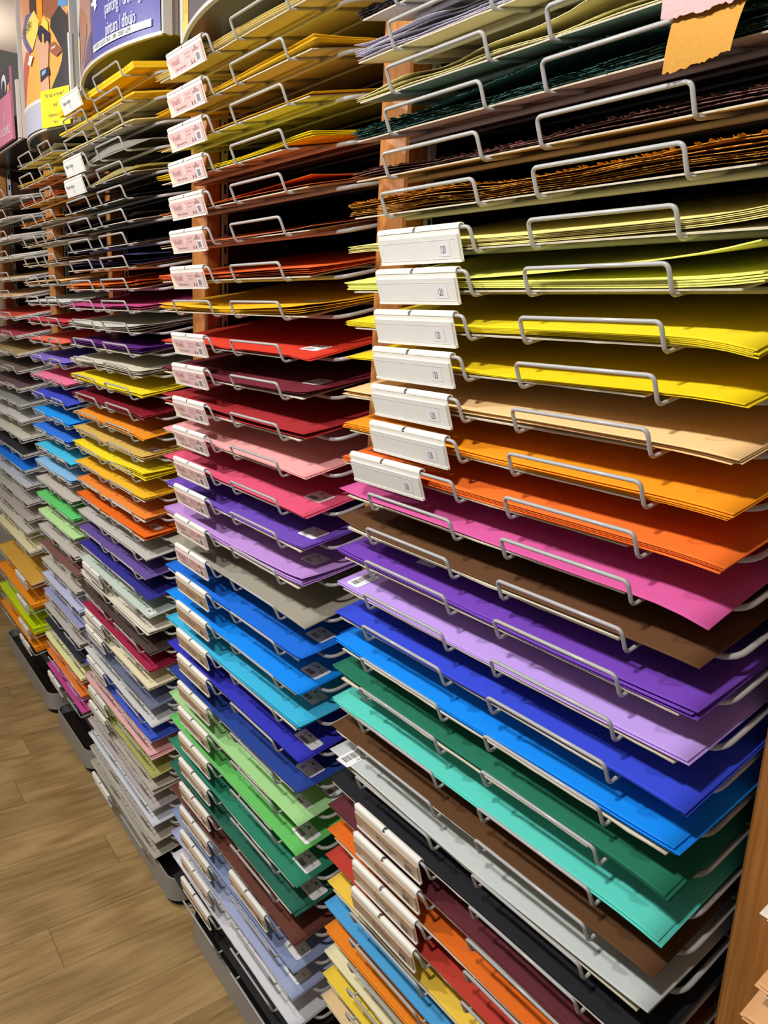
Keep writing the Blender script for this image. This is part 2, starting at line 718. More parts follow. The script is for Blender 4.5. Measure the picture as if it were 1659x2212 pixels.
def build_stack(bay, r, ct, idx):
    """everything lying on one wire shelf: backing board and sheets"""
    rnd = random.Random(bay.n * 1000 + idx)
    z = r['z']
    org = shelf_origin(bay.xc, z)
    xl, xr = r.get('xl', bay.xl) - bay.xc, r.get('xr', bay.xr) - bay.xc
    zz = .0028
    kind = r.get('kind', 'paper')
    amp = r.get('wave', .0012)
    ph, kk = rnd.uniform(0, 6.3), rnd.uniform(1.2, 2.4)
    cl, cr_ = r.get('cl', rnd.uniform(-.0015, .003)), r.get('cr', rnd.uniform(-.0035, .0045))
    if kind != 'paper':
        amp, cl, cr_ = 0.0003, 0, 0
    W = xr - xl

    def base(x, y):
        u = (x - xl) / W
        f = math.exp(-max(y, 0) / .10)
        return f * (amp * (1 + math.sin(math.pi * u * kk + ph)) + cl * max(0, (.13 - u) / .13) ** 2 + cr_ * max(0, (u - .87) / .13) ** 2)

    nm = r['name']
    rk = bay.name
    # backing board
    if r.get('board', True):
        bt = r.get('bt', .0017)
        bx0 = xl + rnd.uniform(.004, .022)
        bx1 = xr - rnd.uniform(.004, .022) - (.13 * W if cr_ < -.001 else 0)
        if cl < -.001:
            bx0 = xl + .13 * W
        by = .0085 + rnd.uniform(0, .002)
        me = sheet_mesh('backing_board', bx0, bx1, by, lambda x, y, q=zz: q, bt, [BOARD], nx=26, ragged=.0006, seed=idx * 7 + bay.n)
        o = link('backing_board', me, None, org, (TILT, 0, 0))
        tag(o, 'grey board under %s paper, %s rack, %s' % (nm, rk, ct), 'cardboard', 'backing boards of the ' + rk + ' rack')
        zz += bt + .0003
    n = r.get('n', 2)
    th = r.get('th', .0006)
    if kind == 'board':
        m = [mat('board_face', r['c'], rough=.7, noise=.04, k=PAPER_K), mat('white_core', r.get('core', (226, 222, 214)), rough=.8)]
        gname, word, cat = 'mount_board', 'mount board', 'board'
    elif kind == 'deckle':
        m = [mat('handmade_paper', r['c'], rough=.95, noise=.22, nscale=90, bump=.5, k=PAPER_K)]
        gname, word, cat = 'handmade_sheet', 'ragged sheet', 'paper'
    else:
        m = [frosted(r['c']) if r.get('frost') else paper(r['c'], r.get('rough', .85))]
        gname, word, cat = 'paper_sheet', r.get('word', 'paper sheet'), 'paper'
    gap = r.get('gap', .0007)
    lift = r.get('lift', None)
    inc = []
    for i in range(n):
        top = i == n - 1
        g = gap * rnd.uniform(.4, 1.5) * (.7 if n > 4 else 1)
        inc.append((g, rnd.uniform(0, 1.0) * gap * (.4 if n > 4 else 1), rnd.uniform(0, 1.6) * gap * (.4 if n > 4 else 1), rnd.uniform(0, 6.3)))
    dpt = r.get('depth', .42)
    for i in range(n):
        top = i == n - 1

        def h(x, y, i=i, top=top, z0=zz):
            u = (x - xl) / W
            f = math.exp(-max(y, 0) / .12)
            s = z0 + (base(x, y) + amp * 0.2)
            for q in range(i + 1):
                g = inc[q]
                wob = 1 + .5 * math.sin(math.pi * u * 2 + g[3])
                if kind == 'deckle':
                    wob = max(0, .75 + .9 * math.sin(u * 9 + g[3] * 3) + .7 * math.sin(u * 23 + g[3] * 7))
                s += (.0006 if kind == 'deckle' else .0002) + g[0] * f * wob + f * (g[1] * max(0, .5 - u) * 1.5 + g[2] * max(0, u - .5) * 1.5)
            if top and lift:
                s += lift(u, max(y, 0))
            return s
        jx = rnd.uniform(-.006, .006) if kind == 'paper' else rnd.uniform(-.002, .002)
        jy = ((.0105 + rnd.uniform(0, .004) if kind == 'deckle' else .0086) + rnd.uniform(-.0008, .0022)) if not (top and 'jy' in r) else r['jy']
        dx0 = r.get('dx', 0.0) if top else 0.0
        rag = .0015 if kind == 'deckle' else 0.0
        nx = 230 if kind == 'deckle' else 22
        me = sheet_mesh(gname, xl + jx + dx0, xr + jx + dx0, jy, h, th, m, nx=nx, ragged=rag * r.get('rag', 1.0), seed=bay.n * 977 + idx * 13 + i, depth=dpt, zseed=idx * 5 + bay.n, last=top)
        o = link(gname, me, None, org, (TILT, 0, 0))
        if n == 1:
            lab = 'single %s %s in the %s rack, %s' % (nm, word, rk, ct)
            tag(o, lab, cat, '%s stack in the %s rack, %s' % (nm, rk, ct))
        elif top:
            lab = 'topmost %s %s, %s rack, %s' % (nm, word, rk, ct)
            tag(o, lab, cat, '%s stack in the %s rack, %s' % (nm, rk, ct))
        else:
            lab = 'lower %s %s, %s rack, %s' % (nm, word, rk, ct)
            tag(o, lab, cat, '%s stack in the %s rack, %s' % (nm, rk, ct))
        if top:
            for st in r.get('st', []):
                hh = (lambda x, y, h=h, th=th, jy=jy: h(x, y - jy) + th)
                side, sx, sy, w, d, style = st
                cx = (xr - sx) if side == 'r' else (xl + sx)
                barcode_sticker(o, cx, sy, w, d, hh, style, idx * 31)
        zz += th + .0002


# ------------------------------------------------------------------ ticket holders
def holder_meshes():
    out = {}
    prof = []
    R1, R2 = .0040, .0054
    for k in range(10):
        a = math.pi * (-.05 + 1.05 * k / 9)
        prof.append((R2 * math.cos(a), R2 * math.sin(a)))
    prof += [(-R2, -.034), (-R2 - .0028, -.034), (-R2 - .0028, -.0375), (-R1, -.0375)]
    for k in range(10):
        a = math.pi * (1.0 - 1.05 * k / 9)
        prof.append((R1 * math.cos(a), R1 * math.sin(a)))
    mb = MB()
    cap = [p for p in prof if p[1] > -.003]
    mb.extrude(cap, .002, .0735)
    mb.extrude(cap, .0795, .158)
    low = [(-R2, -.0008), (-R2, -.034), (-R2 - .0032, -.034), (-R2 - .0032, -.0375), (-R1, -.0375), (-R1, -.0008)]
    mb.extrude(low, .002, .158)
    out['clip'] = mb.mesh('holder_clip', WHITE_PLASTIC, False)
    mb = MB().box(.003, .156, -R2 - .0024, -R2 - .0004, -.0335, -.006)
    out['c_white'] = mb.mesh('ticket_card', mat('white_card', (220, 219, 214), rough=.5))
    out['c_pink'] = mb.mesh('ticket_card', mat('pink_card', (226, 190, 188), rough=.4, coat=.3))
    out['c_kraft'] = mb.mesh('ticket_card', mat('kraft_card', (196, 168, 140), rough=.35, coat=.4))
    out['c_paper'] = mb.mesh('ticket_card', mat('plain_card', (226, 226, 224), rough=.5))
    yf = -R2 - .0027

    def fn(x0, z0):
        return lambda u, v: (x0 + u, yf, z0 + v)
    # print: 120 on a pale square
    mb = MB()
    mb.poly([(.118, yf, -.030), (.141, yf, -.030), (.141, yf, -.013), (.118, yf, -.013)], 0)
    add_text(mb, '120', .0125, lambda u, v: (.1235 + u * .52, yf - .0002, -.0265 + v), mi=1)
    mb.poly([(.004, yf, -.0115), (.150, yf, -.0115), (.150, yf, -.0109), (.004, yf, -.0109)], 2)
    out['p_white'] = mb.mesh('printed_text', [mat('price_patch', (222, 219, 222), rough=.5), mat('grey_ink', (92, 88, 86)), WHITE_PLASTIC])
    # print: pink Vivaldi card
    mb = MB()
    rose, dk = 0, 1
    mb.poly([(.004, yf, -.0335), (.030, yf, -.0335), (.004, yf, -.009)], 3)
    add_text(mb, 'Vivaldi', .0145, lambda u, v: (.020 + u, yf - .0002, -.0205 + v), mi=rose)
    add_text(mb, 'S', .020, lambda u, v: (.070 + u, yf - .0002, -.0215 + v), mi=2)
    add_text(mb, 'CANSON', .0062, lambda u, v: (.118 + u, yf - .0002, -.0155 + v), mi=dk)
    mb.poly([(.129, yf - .0002, -.0095), (.1315, yf - .0002, -.0070), (.134, yf - .0002, -.0095), (.1315, yf - .0002, -.0118)], dk)
    add_text(mb, 'papier couleur', .0050, lambda u, v: (.086 + u * .8, yf - .0002, -.0130 + v), mi=rose)
    add_text(mb, 'colour paper', .0050, lambda u, v: (.086 + u * .8, yf - .0002, -.0190 + v), mi=rose)
    add_text(mb, 'Papier couleur lisse', .0058, lambda u, v: (.034 + u, yf - .0002, -.0300 + v), mi=dk)
    mb.poly([(.126, yf - .0001, -.0325), (.148, yf - .0001, -.0325), (.148, yf - .0001, -.0180), (.126, yf - .0001, -.0180)], 2)
    x = .129
    rnd = random.Random(4)
    while x < .145:
        t = rnd.choice((.0006, .001, .0014))
        mb.poly([(x, yf - .0003, -.031), (x + t, yf - .0003, -.031), (x + t, yf - .0003, -.0195), (x, yf - .0003, -.0195)], 4)
        x += t + .0008
    for x in (.104, .115):
        mb.poly([(x, yf - .0002, -.0315), (x + .006, yf - .0002, -.0315), (x + .003, yf - .0002, -.0245)], dk)
    out['p_pink'] = mb.mesh('printed_text', [mat('rose_ink', (196, 140, 142)), mat('brown_ink', (120, 92, 90)), STICKER, mat('cream_corner', (240, 226, 200)), mat('grey_ink', (92, 88, 86))])
    # print: kraft Mi-Teintes card
    mb = MB()
    add_text(mb, 'Mi-Teintes', .011, lambda u, v: (.058 + u, yf - .0002, -.0215 + v), mi=1)
    add_text(mb, 'papier de couleur', .0045, lambda u, v: (.060 + u, yf - .0002, -.0280 + v), mi=1)
    mb.poly([(.122, yf - .0001, -.0320), (.146, yf - .0001, -.0320), (.146, yf - .0001, -.0170), (.122, yf - .0001, -.0170)], 0)
    x = .125
    while x < .143:
        t = rnd.choice((.0006, .001, .0014))
        mb.poly([(x, yf - .0003, -.030), (x + t, yf - .0003, -.030), (x + t, yf - .0003, -.0190), (x, yf - .0003, -.0190)], 1)
        x += t + .0008
    add_text(mb, '22', .006, lambda u, v: (.128 + u, yf - .0002, -.0135 + v), mi=1)
    out['p_kraft'] = mb.mesh('printed_text', [mat('pale_kraft', (206, 190, 172)), mat('brown_ink', (120, 92, 90))])
    mb = MB()
    add_text(mb, 'Papier calque', .012, lambda u, v: (.020 + u, yf - .0002, -.0180 + v), mi=0)
    add_text(mb, '3', .012, lambda u, v: (.070 + u, yf - .0002, -.0300 + v), mi=0)
    out['p_paper'] = mb.mesh('printed_text', [mat('grey_ink', (92, 88, 86))])
    return out


HM = holder_meshes()


def ticket(x, ztop, style, label, group, lean=19.0, xs=1.0, roll=0.0):
    r = empty('ticket_holder', (x, 0.6258, H0 + ztop + .0003), (math.radians(lean), roll, 0))
    r.scale = (xs, 1, 1)
    tag(r, label, 'price ticket', group)
    link('holder_clip', HM['clip'], r)
    c = link('ticket_card', HM['c_' + style], r)
    if style != 'plain':
        link('printed_text', HM['p_' + style], c)
    return r


# ------------------------------------------------------------------ racks
S = .62577
ZF = -.0272


def fitz(z):
    return z * S


B1 = [.5757, .4955, .4187, .3368, .2604, .1799, .1027, .0226, -.0539, -.1331, -.2124, -.2923, -.3702, -.4508, -.5286, -.6092, -.6877, -.7696, -.8471, -.9300, -1.003, -1.0853, -1.1620, -1.2420, -1.3230]
B2 = [.7549, .6474, .5483, .4482, .3483, .2481, .1396, .0426, -.0642, -.1622, -.2708, -.3691, -.4747, -.5692, -.6764, -.781, -.8888, -.9944, -1.0995, -1.1975, -1.3045, -1.406, -1.5116, -1.6176, -1.7209, -1.8239, -1.9273, -2.0323, -2.1375, -2.2410]


def zt1(k):
    i = k + 3
    if 0 <= i < len(B1):
        return B1[i] * S
    if i < 0:
        return B1[0] * S - i * .0497
    return B1[-1] * S - (i - len(B1) + 1) * .0496


def zt2(k):
    i = k - 1
    return B2[i] * S if i >= 0 else B2[0] * S - i * .0655


def zt3(k):
    return (0.92415531 - 0.08049538 * k) * S


def zt4(k):
    return (1.11173542 - 0.09638808 * k) * S


LL = .1735
x1A, x1B = -.8589, -.5967
bay1 = Bay(1, 'nearest', -.956, -.344, [(x1A, x1A + LL), (x1B, x1B + LL)], -.905, -.343)
bay2 = Bay(2, 'second', -1.674, -1.058, [(x1A - .70, x1A - .70 + LL), (x1B - .70, x1B - .70 + LL)], -1.62, -1.046)
bay3 = Bay(3, 'third', -2.392, -1.802, [(x1A - 1.4254, x1A - 1.4254 + LL), (x1B - 1.4254, x1B - 1.4254 + LL)], -2.345, -1.785)
bay4 = Bay(4, 'fourth', -2.902, -2.440, [(-2.80, -2.655), (-2.556, -2.443)], -2.86, -2.44)
bay5 = Bay(5, 'farthest', -3.72, -3.075, [(-3.60, -3.43), (-3.215, -3.065)], -3.66, -3.055)

ST = lambda sx, sy, w=.055, d=.036, s=0: ('r', sx, sy, w, d, s)
rows1 = [
    dict(k=-4, name='charcoal', c=(78, 74, 80), n=4, kind='deckle'),
    dict(k=-3, name='lavender grey', c=(206, 202, 218), n=5, kind='deckle', rag=.45, gap=.0022, lift=lambda u, y: .006 * math.exp(-y / .12) * (max(0, .12 - u) / .12 + .6 * max(0, u - .3))),
    dict(k=-2, name='cream', c=(238, 228, 168), n=3, kind='deckle', rag=.4, gap=.0012, lift=lambda u, y: .024 * math.exp(-((u - .85) / .33) ** 2) * math.exp(-((y - .03) / .12) ** 2)),
    dict(k=-1, name='bottle green', c=(70, 108, 100), n=6, kind='deckle', gap=.0013, rag=1.5, lift=lambda u, y: .020 * math.exp(-((u - .62) / .25) ** 2) * math.exp(-((y - .03) / .09) ** 2)),
    dict(k=0, name='mauve brown', c=(152, 112, 104), n=3, kind='deckle', gap=.0008),
    dict(k=1, name='ochre', c=(222, 164, 62), n=8, kind='deckle', gap=.0012, rag=1.5),
    dict(k=2, name='pale yellow', c=(255, 240, 150), n=6, gap=.0006, th=.0008, wave=.002, cr=.004),
    dict(k=3, name='lime', c=(248, 249, 130), n=5, gap=.0004, th=.0014, lift=lambda u, y: .024 * max(0, (u - .25) / .75) ** 1.6 * math.exp(-y / .2)),
    dict(k=4, name='lemon yellow', c=(243, 220, 30), n=5, gap=.0005, th=.0008, cr=-.008, board=True),
    dict(k=5, name='sun yellow', c=(245, 212, 8), n=2, cr=-.004),
    dict(k=6, name='peach', c=(246, 205, 146), n=4, cr=-.004),
    dict(k=7, name='amber', c=(252, 156, 20), n=4, cr=-.003),
    dict(k=8, name='orange', c=(244, 116, 38), n=4),
    dict(k=9, name='pink', c=(216, 92, 160), n=1, cr=-.011, cl=.004),
    dict(k=10, name='chocolate', c=(98, 64, 36), n=1, cl=.008, bt=.003, cr=-.002),
    dict(k=11, name='purple', c=(118, 66, 186), n=3, gap=.0014),
    dict(k=12, name='lilac', c=(192, 158, 238), n=2, st=[('l', .029, .04, .03, .046, 1)]),
    dict(k=13, name='royal blue', c=(52, 74, 218), n=3),
    dict(k=14, name='azure', c=(0, 142, 252), n=3, gap=.0012, cl=.003),
    dict(k=15, name='pine green', c=(32, 118, 90), n=3, gap=.0012, cr=-.006, cl=.004),
    dict(k=16, name='turquoise', c=(92, 214, 198), n=2, cr=-.006),
    dict(k=17, name='brown', c=(94, 62, 34), n=2),
    dict(k=18, name='silver grey', c=(200, 208, 206), n=2, st=[('l', .045, .026, .032, .048, 1)], gap=.002),
    dict(k=19, name='black', c=(30, 31, 37), n=2),
    dict(k=20, name='maroon', c=(98, 40, 50), n=2),
    dict(k=21, name='carrot', c=(232, 112, 26), n=2),
    dict(k=22, name='brick red', c=(192, 62, 48), n=2),
    dict(k=23, name='straw yellow', c=(246, 206, 72), n=2),
    dict(k=24, name='sky blue', c=(76, 166, 226), n=2),
    dict(k=25, name='tangerine', c=(242, 138, 30), n=4),
    dict(k=26, name='ivory', c=(240, 232, 188), n=3),
    dict(k=27, name='canary', c=(246, 212, 66), n=2),
    dict(k=28, name='sand', c=(236, 206, 152), n=2),
]
rows2 = [
    dict(k=1, name='pale straw', c=(242, 222, 152), n=3, gap=.0022),
    dict(k=2, name='corn yellow', c=(247, 204, 44), n=3, gap=.0018),
    dict(k=3, name='mustard', c=(236, 178, 34), n=1),
    dict(k=4, name='bright yellow', c=(250, 226, 22), n=3, gap=.0018),
    dict(k=5, name='rust orange', c=(228, 112, 40), n=2, lift=lambda u, y: .010 * max(0, (u - .4) / .6) ** 2 * math.exp(-y / .1)),
    dict(k=6, name='terracotta', c=(206, 116, 74), n=1),
    dict(k=7, name='flame orange', c=(232, 102, 40), n=4, gap=.0014),
    dict(k=8, name='golden yellow', c=(248, 192, 20), n=4, gap=.0014, st=[ST(.105, .085)]),
    dict(k=9, name='vermilion', c=(218, 58, 34), n=2, st=[ST(.068, .066)]),
    dict(k=10, name='burgundy', c=(114, 28, 44), n=3, st=[ST(.07, .075)]),
    dict(k=11, name='dark red', c=(168, 38, 44), n=2, lift=lambda u, y: .013 * (1 - .55 * u) * math.exp(-y / .16)),
    dict(k=12, name='light pink', c=(242, 168, 168), n=2),
    dict(k=13, name='raspberry', c=(222, 84, 118), n=3, st=[ST(.056, .074)]),
    dict(k=14, name='violet', c=(112, 74, 186), n=2, st=[ST(.050, .060)]),
    dict(k=15, name='orchid', c=(192, 146, 220), n=4, gap=.0015, lift=lambda u, y: .006 * max(0, (u - .5) * 2) * math.exp(-y / .12), st=[ST(.070, .080)]),
    dict(k=16, name='stone grey', c=(160, 155, 140), n=1, board=False, th=.0018, kind='paper', word='card sheet'),
    dict(k=17, name='cobalt blue', c=(16, 112, 228), n=3, gap=.0016, st=[ST(.046, .080)]),
    dict(k=18, name='azure', c=(0, 142, 252), n=2, st=[ST(.049, .072)]),
    dict(k=19, name='cyan', c=(60, 188, 232), n=4, gap=.0015, st=[ST(.066, .080)]),
    dict(k=20, name='ultramarine', c=(50, 52, 190), n=3, st=[ST(.040, .055, .066, .026)]),
    dict(k=21, name='navy', c=(36, 68, 154), n=2, st=[ST(.045, .064)]),
    dict(k=22, name='pale green', c=(168, 222, 148), n=3, st=[ST(.02, .11), ST(.045, .05, .05, .014)]),
    dict(k=23, name='grass green', c=(108, 204, 104), n=2, st=[ST(.040, .055)]),
    dict(k=24, name='emerald', c=(46, 138, 108), n=2, st=[ST(.040, .058)]),
    dict(k=25, name='pine green', c=(42, 108, 90), n=3, st=[ST(.03, .07)]),
    dict(k=26, name='chestnut', c=(108, 62, 50), n=2),
    dict(k=27, name='slate blue', c=(142, 158, 198), n=2, st=[ST(.045, .045)]),
    dict(k=28, name='pale blue', c=(172, 184, 222), n=3, st=[ST(.05, .05)]),
    dict(k=29, name='white', c=(232, 232, 240), n=3),
    dict(k=30, name='black', c=(40, 40, 44), n=1, board=False, th=.0012),
]
rows3 = [
    dict(k=1, name='thick yellow', c=(248, 204, 34), n=2, th=.006, board=False, wave=.0003),
    dict(k=2, name='saffron', c=(248, 198, 34), n=1, th=.004),
    dict(k=3, name='pale buff', c=(230, 212, 140), n=1, th=.0025),
    dict(k=4, name='frosted grey', c=(214, 212, 206), n=1, board=False, frost=1, lift=lambda u, y: .034 * math.exp(-((u - .55) / .42) ** 2) * min(1, y / .045) * math.exp(-max(0, y - .05) / .3)),
    dict(k=5, name='pale primrose', c=(230, 220, 156), n=1, frost=1, lift=lambda u, y: .022 * math.exp(-((u - .6) / .3) ** 2) * min(1, y / .04) * math.exp(-max(0, y - .05) / .2)),
    dict(k=6, name='charcoal', c=(38, 40, 43), n=1),
    dict(k=7, name='soft black', c=(42, 44, 46), n=1, lift=lambda u, y: .008 * u * math.exp(-y / .2)),
    dict(k=8, name='dark slate', c=(38, 40, 48), n=1),
    dict(k=9, name='indigo tissue', c=(62, 54, 104), n=3, gap=.003, wave=.003, rough=.45, lift=lambda u, y: .014 * math.exp(-((u - .8) / .2) ** 2) * math.exp(-((y - .05) / .1) ** 2)),
    dict(k=10, name='bright orange', c=(248, 126, 28), n=3, gap=.002),
    dict(k=11, name='magenta', c=(192, 68, 128), n=2, gap=.0018),
    dict(k=12, name='oyster grey', c=(206, 202, 190), n=3, gap=.002),
    dict(k=13, name='aubergine', c=(102, 42, 134), n=3, gap=.0022, rough=.4),
    dict(k=14, name='bone', c=(210, 204, 186), n=3, gap=.002),
    dict(k=15, name='yellow', c=(242, 218, 22), n=3, gap=.002),
    dict(k=16, name='dark red', c=(132, 26, 40), n=3, gap=.002, rough=.45),
    dict(k=17, name='marigold', c=(238, 148, 26), n=2, gap=.002),
    dict(k=18, name='ochre', c=(216, 178, 88), n=2, gap=.0016, st=[ST(.06, .06, .06, .02)]),
    dict(k=19, name='lemon', c=(246, 222, 30), n=4, gap=.0024),
    dict(k=20, name='amber', c=(246, 188, 36), n=2, gap=.002),
    dict(k=21, name='apricot', c=(242, 138, 48), n=2),
    dict(k=22, name='deep orange', c=(236, 108, 14), n=3, gap=.002, st=[ST(.06, .06, .06, .02)]),
    dict(k=23, name='ash grey', c=(196, 192, 186), n=2, gap=.002),
    dict(k=24, name='dusty purple', c=(104, 80, 156), n=2),
    dict(k=25, name='navy', c=(48, 46, 146), n=1),
    dict(k=26, name='mint', c=(200, 216, 204), n=2, st=[ST(.03, .03, .04, .02)]),
    dict(k=27, name='cream', c=(230, 222, 204), n=2, gap=.003, lift=lambda u, y: .012 * max(0, .3 - u) * math.exp(-y / .15)),
    dict(k=28, name='dark brown', c=(80, 64, 58), n=2),
    dict(k=29, name='crimson', c=(168, 34, 72), n=2, gap=.002),
    dict(k=30, name='ivory', c=(240, 230, 194), n=3, gap=.002),
    dict(k=31, name='frosted blue', c=(166, 176, 206), n=1, board=False, frost=1),
    dict(k=32, name='light grey', c=(218, 218, 214), n=2),
    dict(k=33, name='blue', c=(66, 96, 212), n=3, gap=.002),
    dict(k=34, name='salmon pink', c=(242, 184, 182), n=3, gap=.002),
    dict(k=35, name='olive', c=(178, 178, 98), n=2),
    dict(k=36, name='putty', c=(196, 186, 170), n=2, gap=.003, lift=lambda u, y: .010 * math.exp(-((u - .95) / .2) ** 2) * math.exp(-y / .1)),
    dict(k=37, name='taupe', c=(194, 184, 182), n=2),
    dict(k=38, name='icy white', c=(220, 226, 236), n=2, gap=.003),
    dict(k=39, name='greige', c=(190, 183, 168), n=1),
    dict(k=40, name='kraft grey', c=(186, 179, 163), n=1),
]
rows4 = [
    dict(k=4, name='olive grey', c=(172, 166, 128)),
    dict(k=5, name='pale gold', c=(242, 208, 92)),
    dict(k=6, name='burnt orange', c=(232, 124, 44)),
    dict(k=7, name='bright amber', c=(252, 168, 36)),
    dict(k=8, name='biscuit', c=(214, 186, 156)),
    dict(k=9, name='beige', c=(228, 204, 164)),
    dict(k=10, name='light tan', c=(238, 198, 142)),
    dict(k=11, name='pearl grey', c=(208, 208, 202)),
    dict(k=12, name='red', c=(202, 62, 72)),
    dict(k=13, name='coral', c=(238, 108, 78)),
    dict(k=14, name='periwinkle', c=(128, 108, 208)),
    dict(k=15, name='hot pink', c=(242, 118, 162)),
    dict(k=16, name='royal blue', c=(60, 76, 206)),
    dict(k=17, name='azure', c=(20, 152, 247)),
    dict(k=18, name='mid blue', c=(46, 122, 232)),
    dict(k=19, name='cyan', c=(70, 198, 242)),
    dict(k=20, name='baby blue', c=(142, 198, 242)),
    dict(k=21, name='grey beige', c=(200, 192, 180)),
    dict(k=22, name='green', c=(102, 212, 116)),
    dict(k=23, name='pale lime', c=(192, 236, 162)),
    dict(k=24, name='warm grey', c=(200, 194, 184)),
    dict(k=25, name='cocoa', c=(128, 88, 80)),
    dict(k=26, name='clay grey', c=(200, 194, 182)),
    dict(k=27, name='pale lavender', c=(198, 204, 238)),
    dict(k=28, name='lavender blue', c=(160, 164, 210)),
    dict(k=29, name='dove grey', c=(196, 190, 184)),
    dict(k=30, name='ink black', c=(44, 50, 57)),
    dict(k=31, name='pale yellow', c=(242, 242, 174)),
    dict(k=32, name='orange', c=(250, 128, 46)),
    dict(k=33, name='magenta', c=(206, 76, 156)),
]
BD = 'board'
rows5 = [
    dict(z=.36, name='dark grey', c=(120, 118, 112), n=1, kind=BD),
    dict(z=.295, name='stone', c=(176, 170, 158), n=1, kind=BD),
    dict(z=.226, name='off-white', c=(232, 222, 206), n=2, kind=BD, th=.0045),
    dict(z=.160, name='cream', c=(236, 222, 184), n=2, kind=BD, th=.0045),
    dict(z=.088, name='tan', c=(238, 205, 162), n=1, kind=BD),
    dict(z=.027, name='buff', c=(234, 192, 150), n=1, kind=BD),
    dict(z=-.049, name='scarlet', c=(208, 78, 62), n=2, kind=BD),
    dict(z=-.116, name='dark crimson', c=(172, 62, 78), n=2, kind=BD),
    dict(z=-.180, name='khaki', c=(168, 142, 92), n=2, kind=BD),
    dict(z=-.238, name='umber grey', c=(118, 106, 92), n=1, kind=BD),
    dict(z=-.305, name='plum', c=(108, 82, 86), n=2, kind=BD),
    dict(z=-.366, name='mid grey', c=(146, 146, 142), n=2, kind=BD),
    dict(z=-.425, name='light grey', c=(206, 204, 206), n=2, kind=BD),
    dict(z=-.492, name='parchment', c=(210, 205, 190), n=2, kind=BD, th=.005),
    dict(z=-.551, name='black', c=(46, 48, 52), n=2, kind=BD),
    dict(z=-.611, name='blue', c=(20, 122, 234), n=2, kind=BD),
    dict(z=-.671, name='powder blue', c=(190, 195, 210), n=2, kind=BD),
    dict(z=-.735, name='pebble grey', c=(182, 180, 174), n=2, kind=BD),
    dict(z=-.799, name='taupe', c=(180, 170, 164), n=2, kind=BD),
    dict(z=-.860, name='linen', c=(208, 203, 188), n=2, kind=BD, xr=-3.11),
    dict(z=-.930, name='pale cream', c=(234, 226, 178), n=2, kind=BD),
    dict(z=-1.062, name='large ochre', c=(228, 178, 72), n=1, kind=BD, th=.004, xr=-3.085),
    dict(z=-1.165, name='bright orange', c=(255, 158, 24), n=3, kind='paper', gap=.002, board=True),
    dict(z=-1.268, name='fluorescent yellow', c=(214, 240, 20), n=4, kind='paper', gap=.003, rough=.35),
    dict(z=-1.340, name='amber orange', c=(255, 152, 20), n=3, kind='paper', gap=.002),
]
for r in rows1:
    r['z'] = zt1(r['k']) + ZF
for r in rows2:
    r['z'] = zt2(r['k']) + ZF
for r in rows3:
    r['z'] = zt3(r['k']) + ZF
for r in rows4:
    r['z'] = zt4(r['k']) + ZF
    r.setdefault('n', 2)
    r.setdefault('gap', .0022)
for r in rows5:
    r.setdefault('th', .0035)
    r.setdefault('board', False)
    r.setdefault('gap', .0004)

for bay, rows in ((bay1, rows1), (bay2, rows2), (bay3, rows3), (bay4, rows4), (bay5, rows5)):
    for i, r in enumerate(rows):
        ct = ctx(rows, i)
        bay.shelf(r['z'], 'wire shelf of %s paper, %s rack, %s' % (r['name'], bay.name, ct))
        build_stack(bay, r, ct, i)

# sheets of the rack at the right edge, only their left corners show
bay0 = Bay(0, 'right-edge', -.252, .30, [(-.16, .01), (.10, .27)], -.21, .30)
rows0 = [dict(z=-.513, name='off-white', c=(238, 224, 208), n=4, gap=.0022),
         dict(z=-.584, name='caramel', c=(232, 176, 120), n=2),
         dict(z=-.622, name='toffee', c=(230, 176, 124), n=3)]
for i, r in enumerate(rows0):
    ct = ctx(rows0, i)
    bay0.shelf(r['z'], 'grey wire shelf carrying the %s paper at the right edge' % r['name'])
    build_stack(bay0, r, ct, i)

# ------------------------------------------------------------------ tickets
for r in rows1:
    if 2 <= r['k'] <= 8:
        dx = -.044 if r['k'] == 8 else 0.0
        ticket(x1A + .002 + dx, r['z'] - ZF, 'white', 'white 120 price ticket on the shelf of %s paper, nearest rack' % r['name'], 'white 120 tickets of the nearest rack', roll=(.0 if r['k'] != 8 else -.01))
    elif 19 <= r['k'] <= 22 or r['k'] == 28:
        ticket(x1A + .006, r['z'] - ZF, 'kraft', 'kraft ticket clipped on the shelf of %s paper, nearest rack' % r['name'], 'kraft tickets of the nearest rack', lean=15.0)
for r in rows2:
    if 1 <= r['k'] <= 29 and r['k'] != 8:
        st = 'pink' if r['k'] < 17 else 'kraft'
        ticket(x1A - .70 - .002, r['z'] - ZF, st, '%s printed ticket on the shelf of %s paper, second rack' % (st, r['name']), st + ' tickets of the second rack', lean=19.0 if r['k'] < 15 else 15.0)
    if r['k'] == 26:
        ticket(x1B - .70 + .002, r['z'] - ZF, 'kraft', 'lone right-hand ticket on the %s paper shelf, second rack' % r['name'], 'kraft tickets of the second rack', lean=14.0)
for r in rows3:
    if r['k'] in (1, 4, 5):
        ticket(x1A - 1.4254, r['z'] - ZF, 'paper', 'white paper ticket on the shelf of %s paper, third rack' % r['name'], 'tickets of the third rack')
    elif r['k'] in (26, 29, 30, 32, 34, 35, 40):
        ticket(x1A - 1.4254, r['z'] - ZF, 'white', 'white ticket on the low shelf of %s paper, third rack' % r['name'], 'tickets of the third rack')
for r in rows4:
    if r['k'] == 33:
        ticket(-2.80, r['z'] - ZF, 'white', 'white ticket on the magenta paper shelf, fourth rack', 'tickets of the fourth rack')
for r in rows5[-4:]:
    ticket(-3.25, r['z'] - ZF, 'white', 'small white ticket on the shelf of %s paper, farthest rack' % r['name'], 'tickets of the farthest rack')


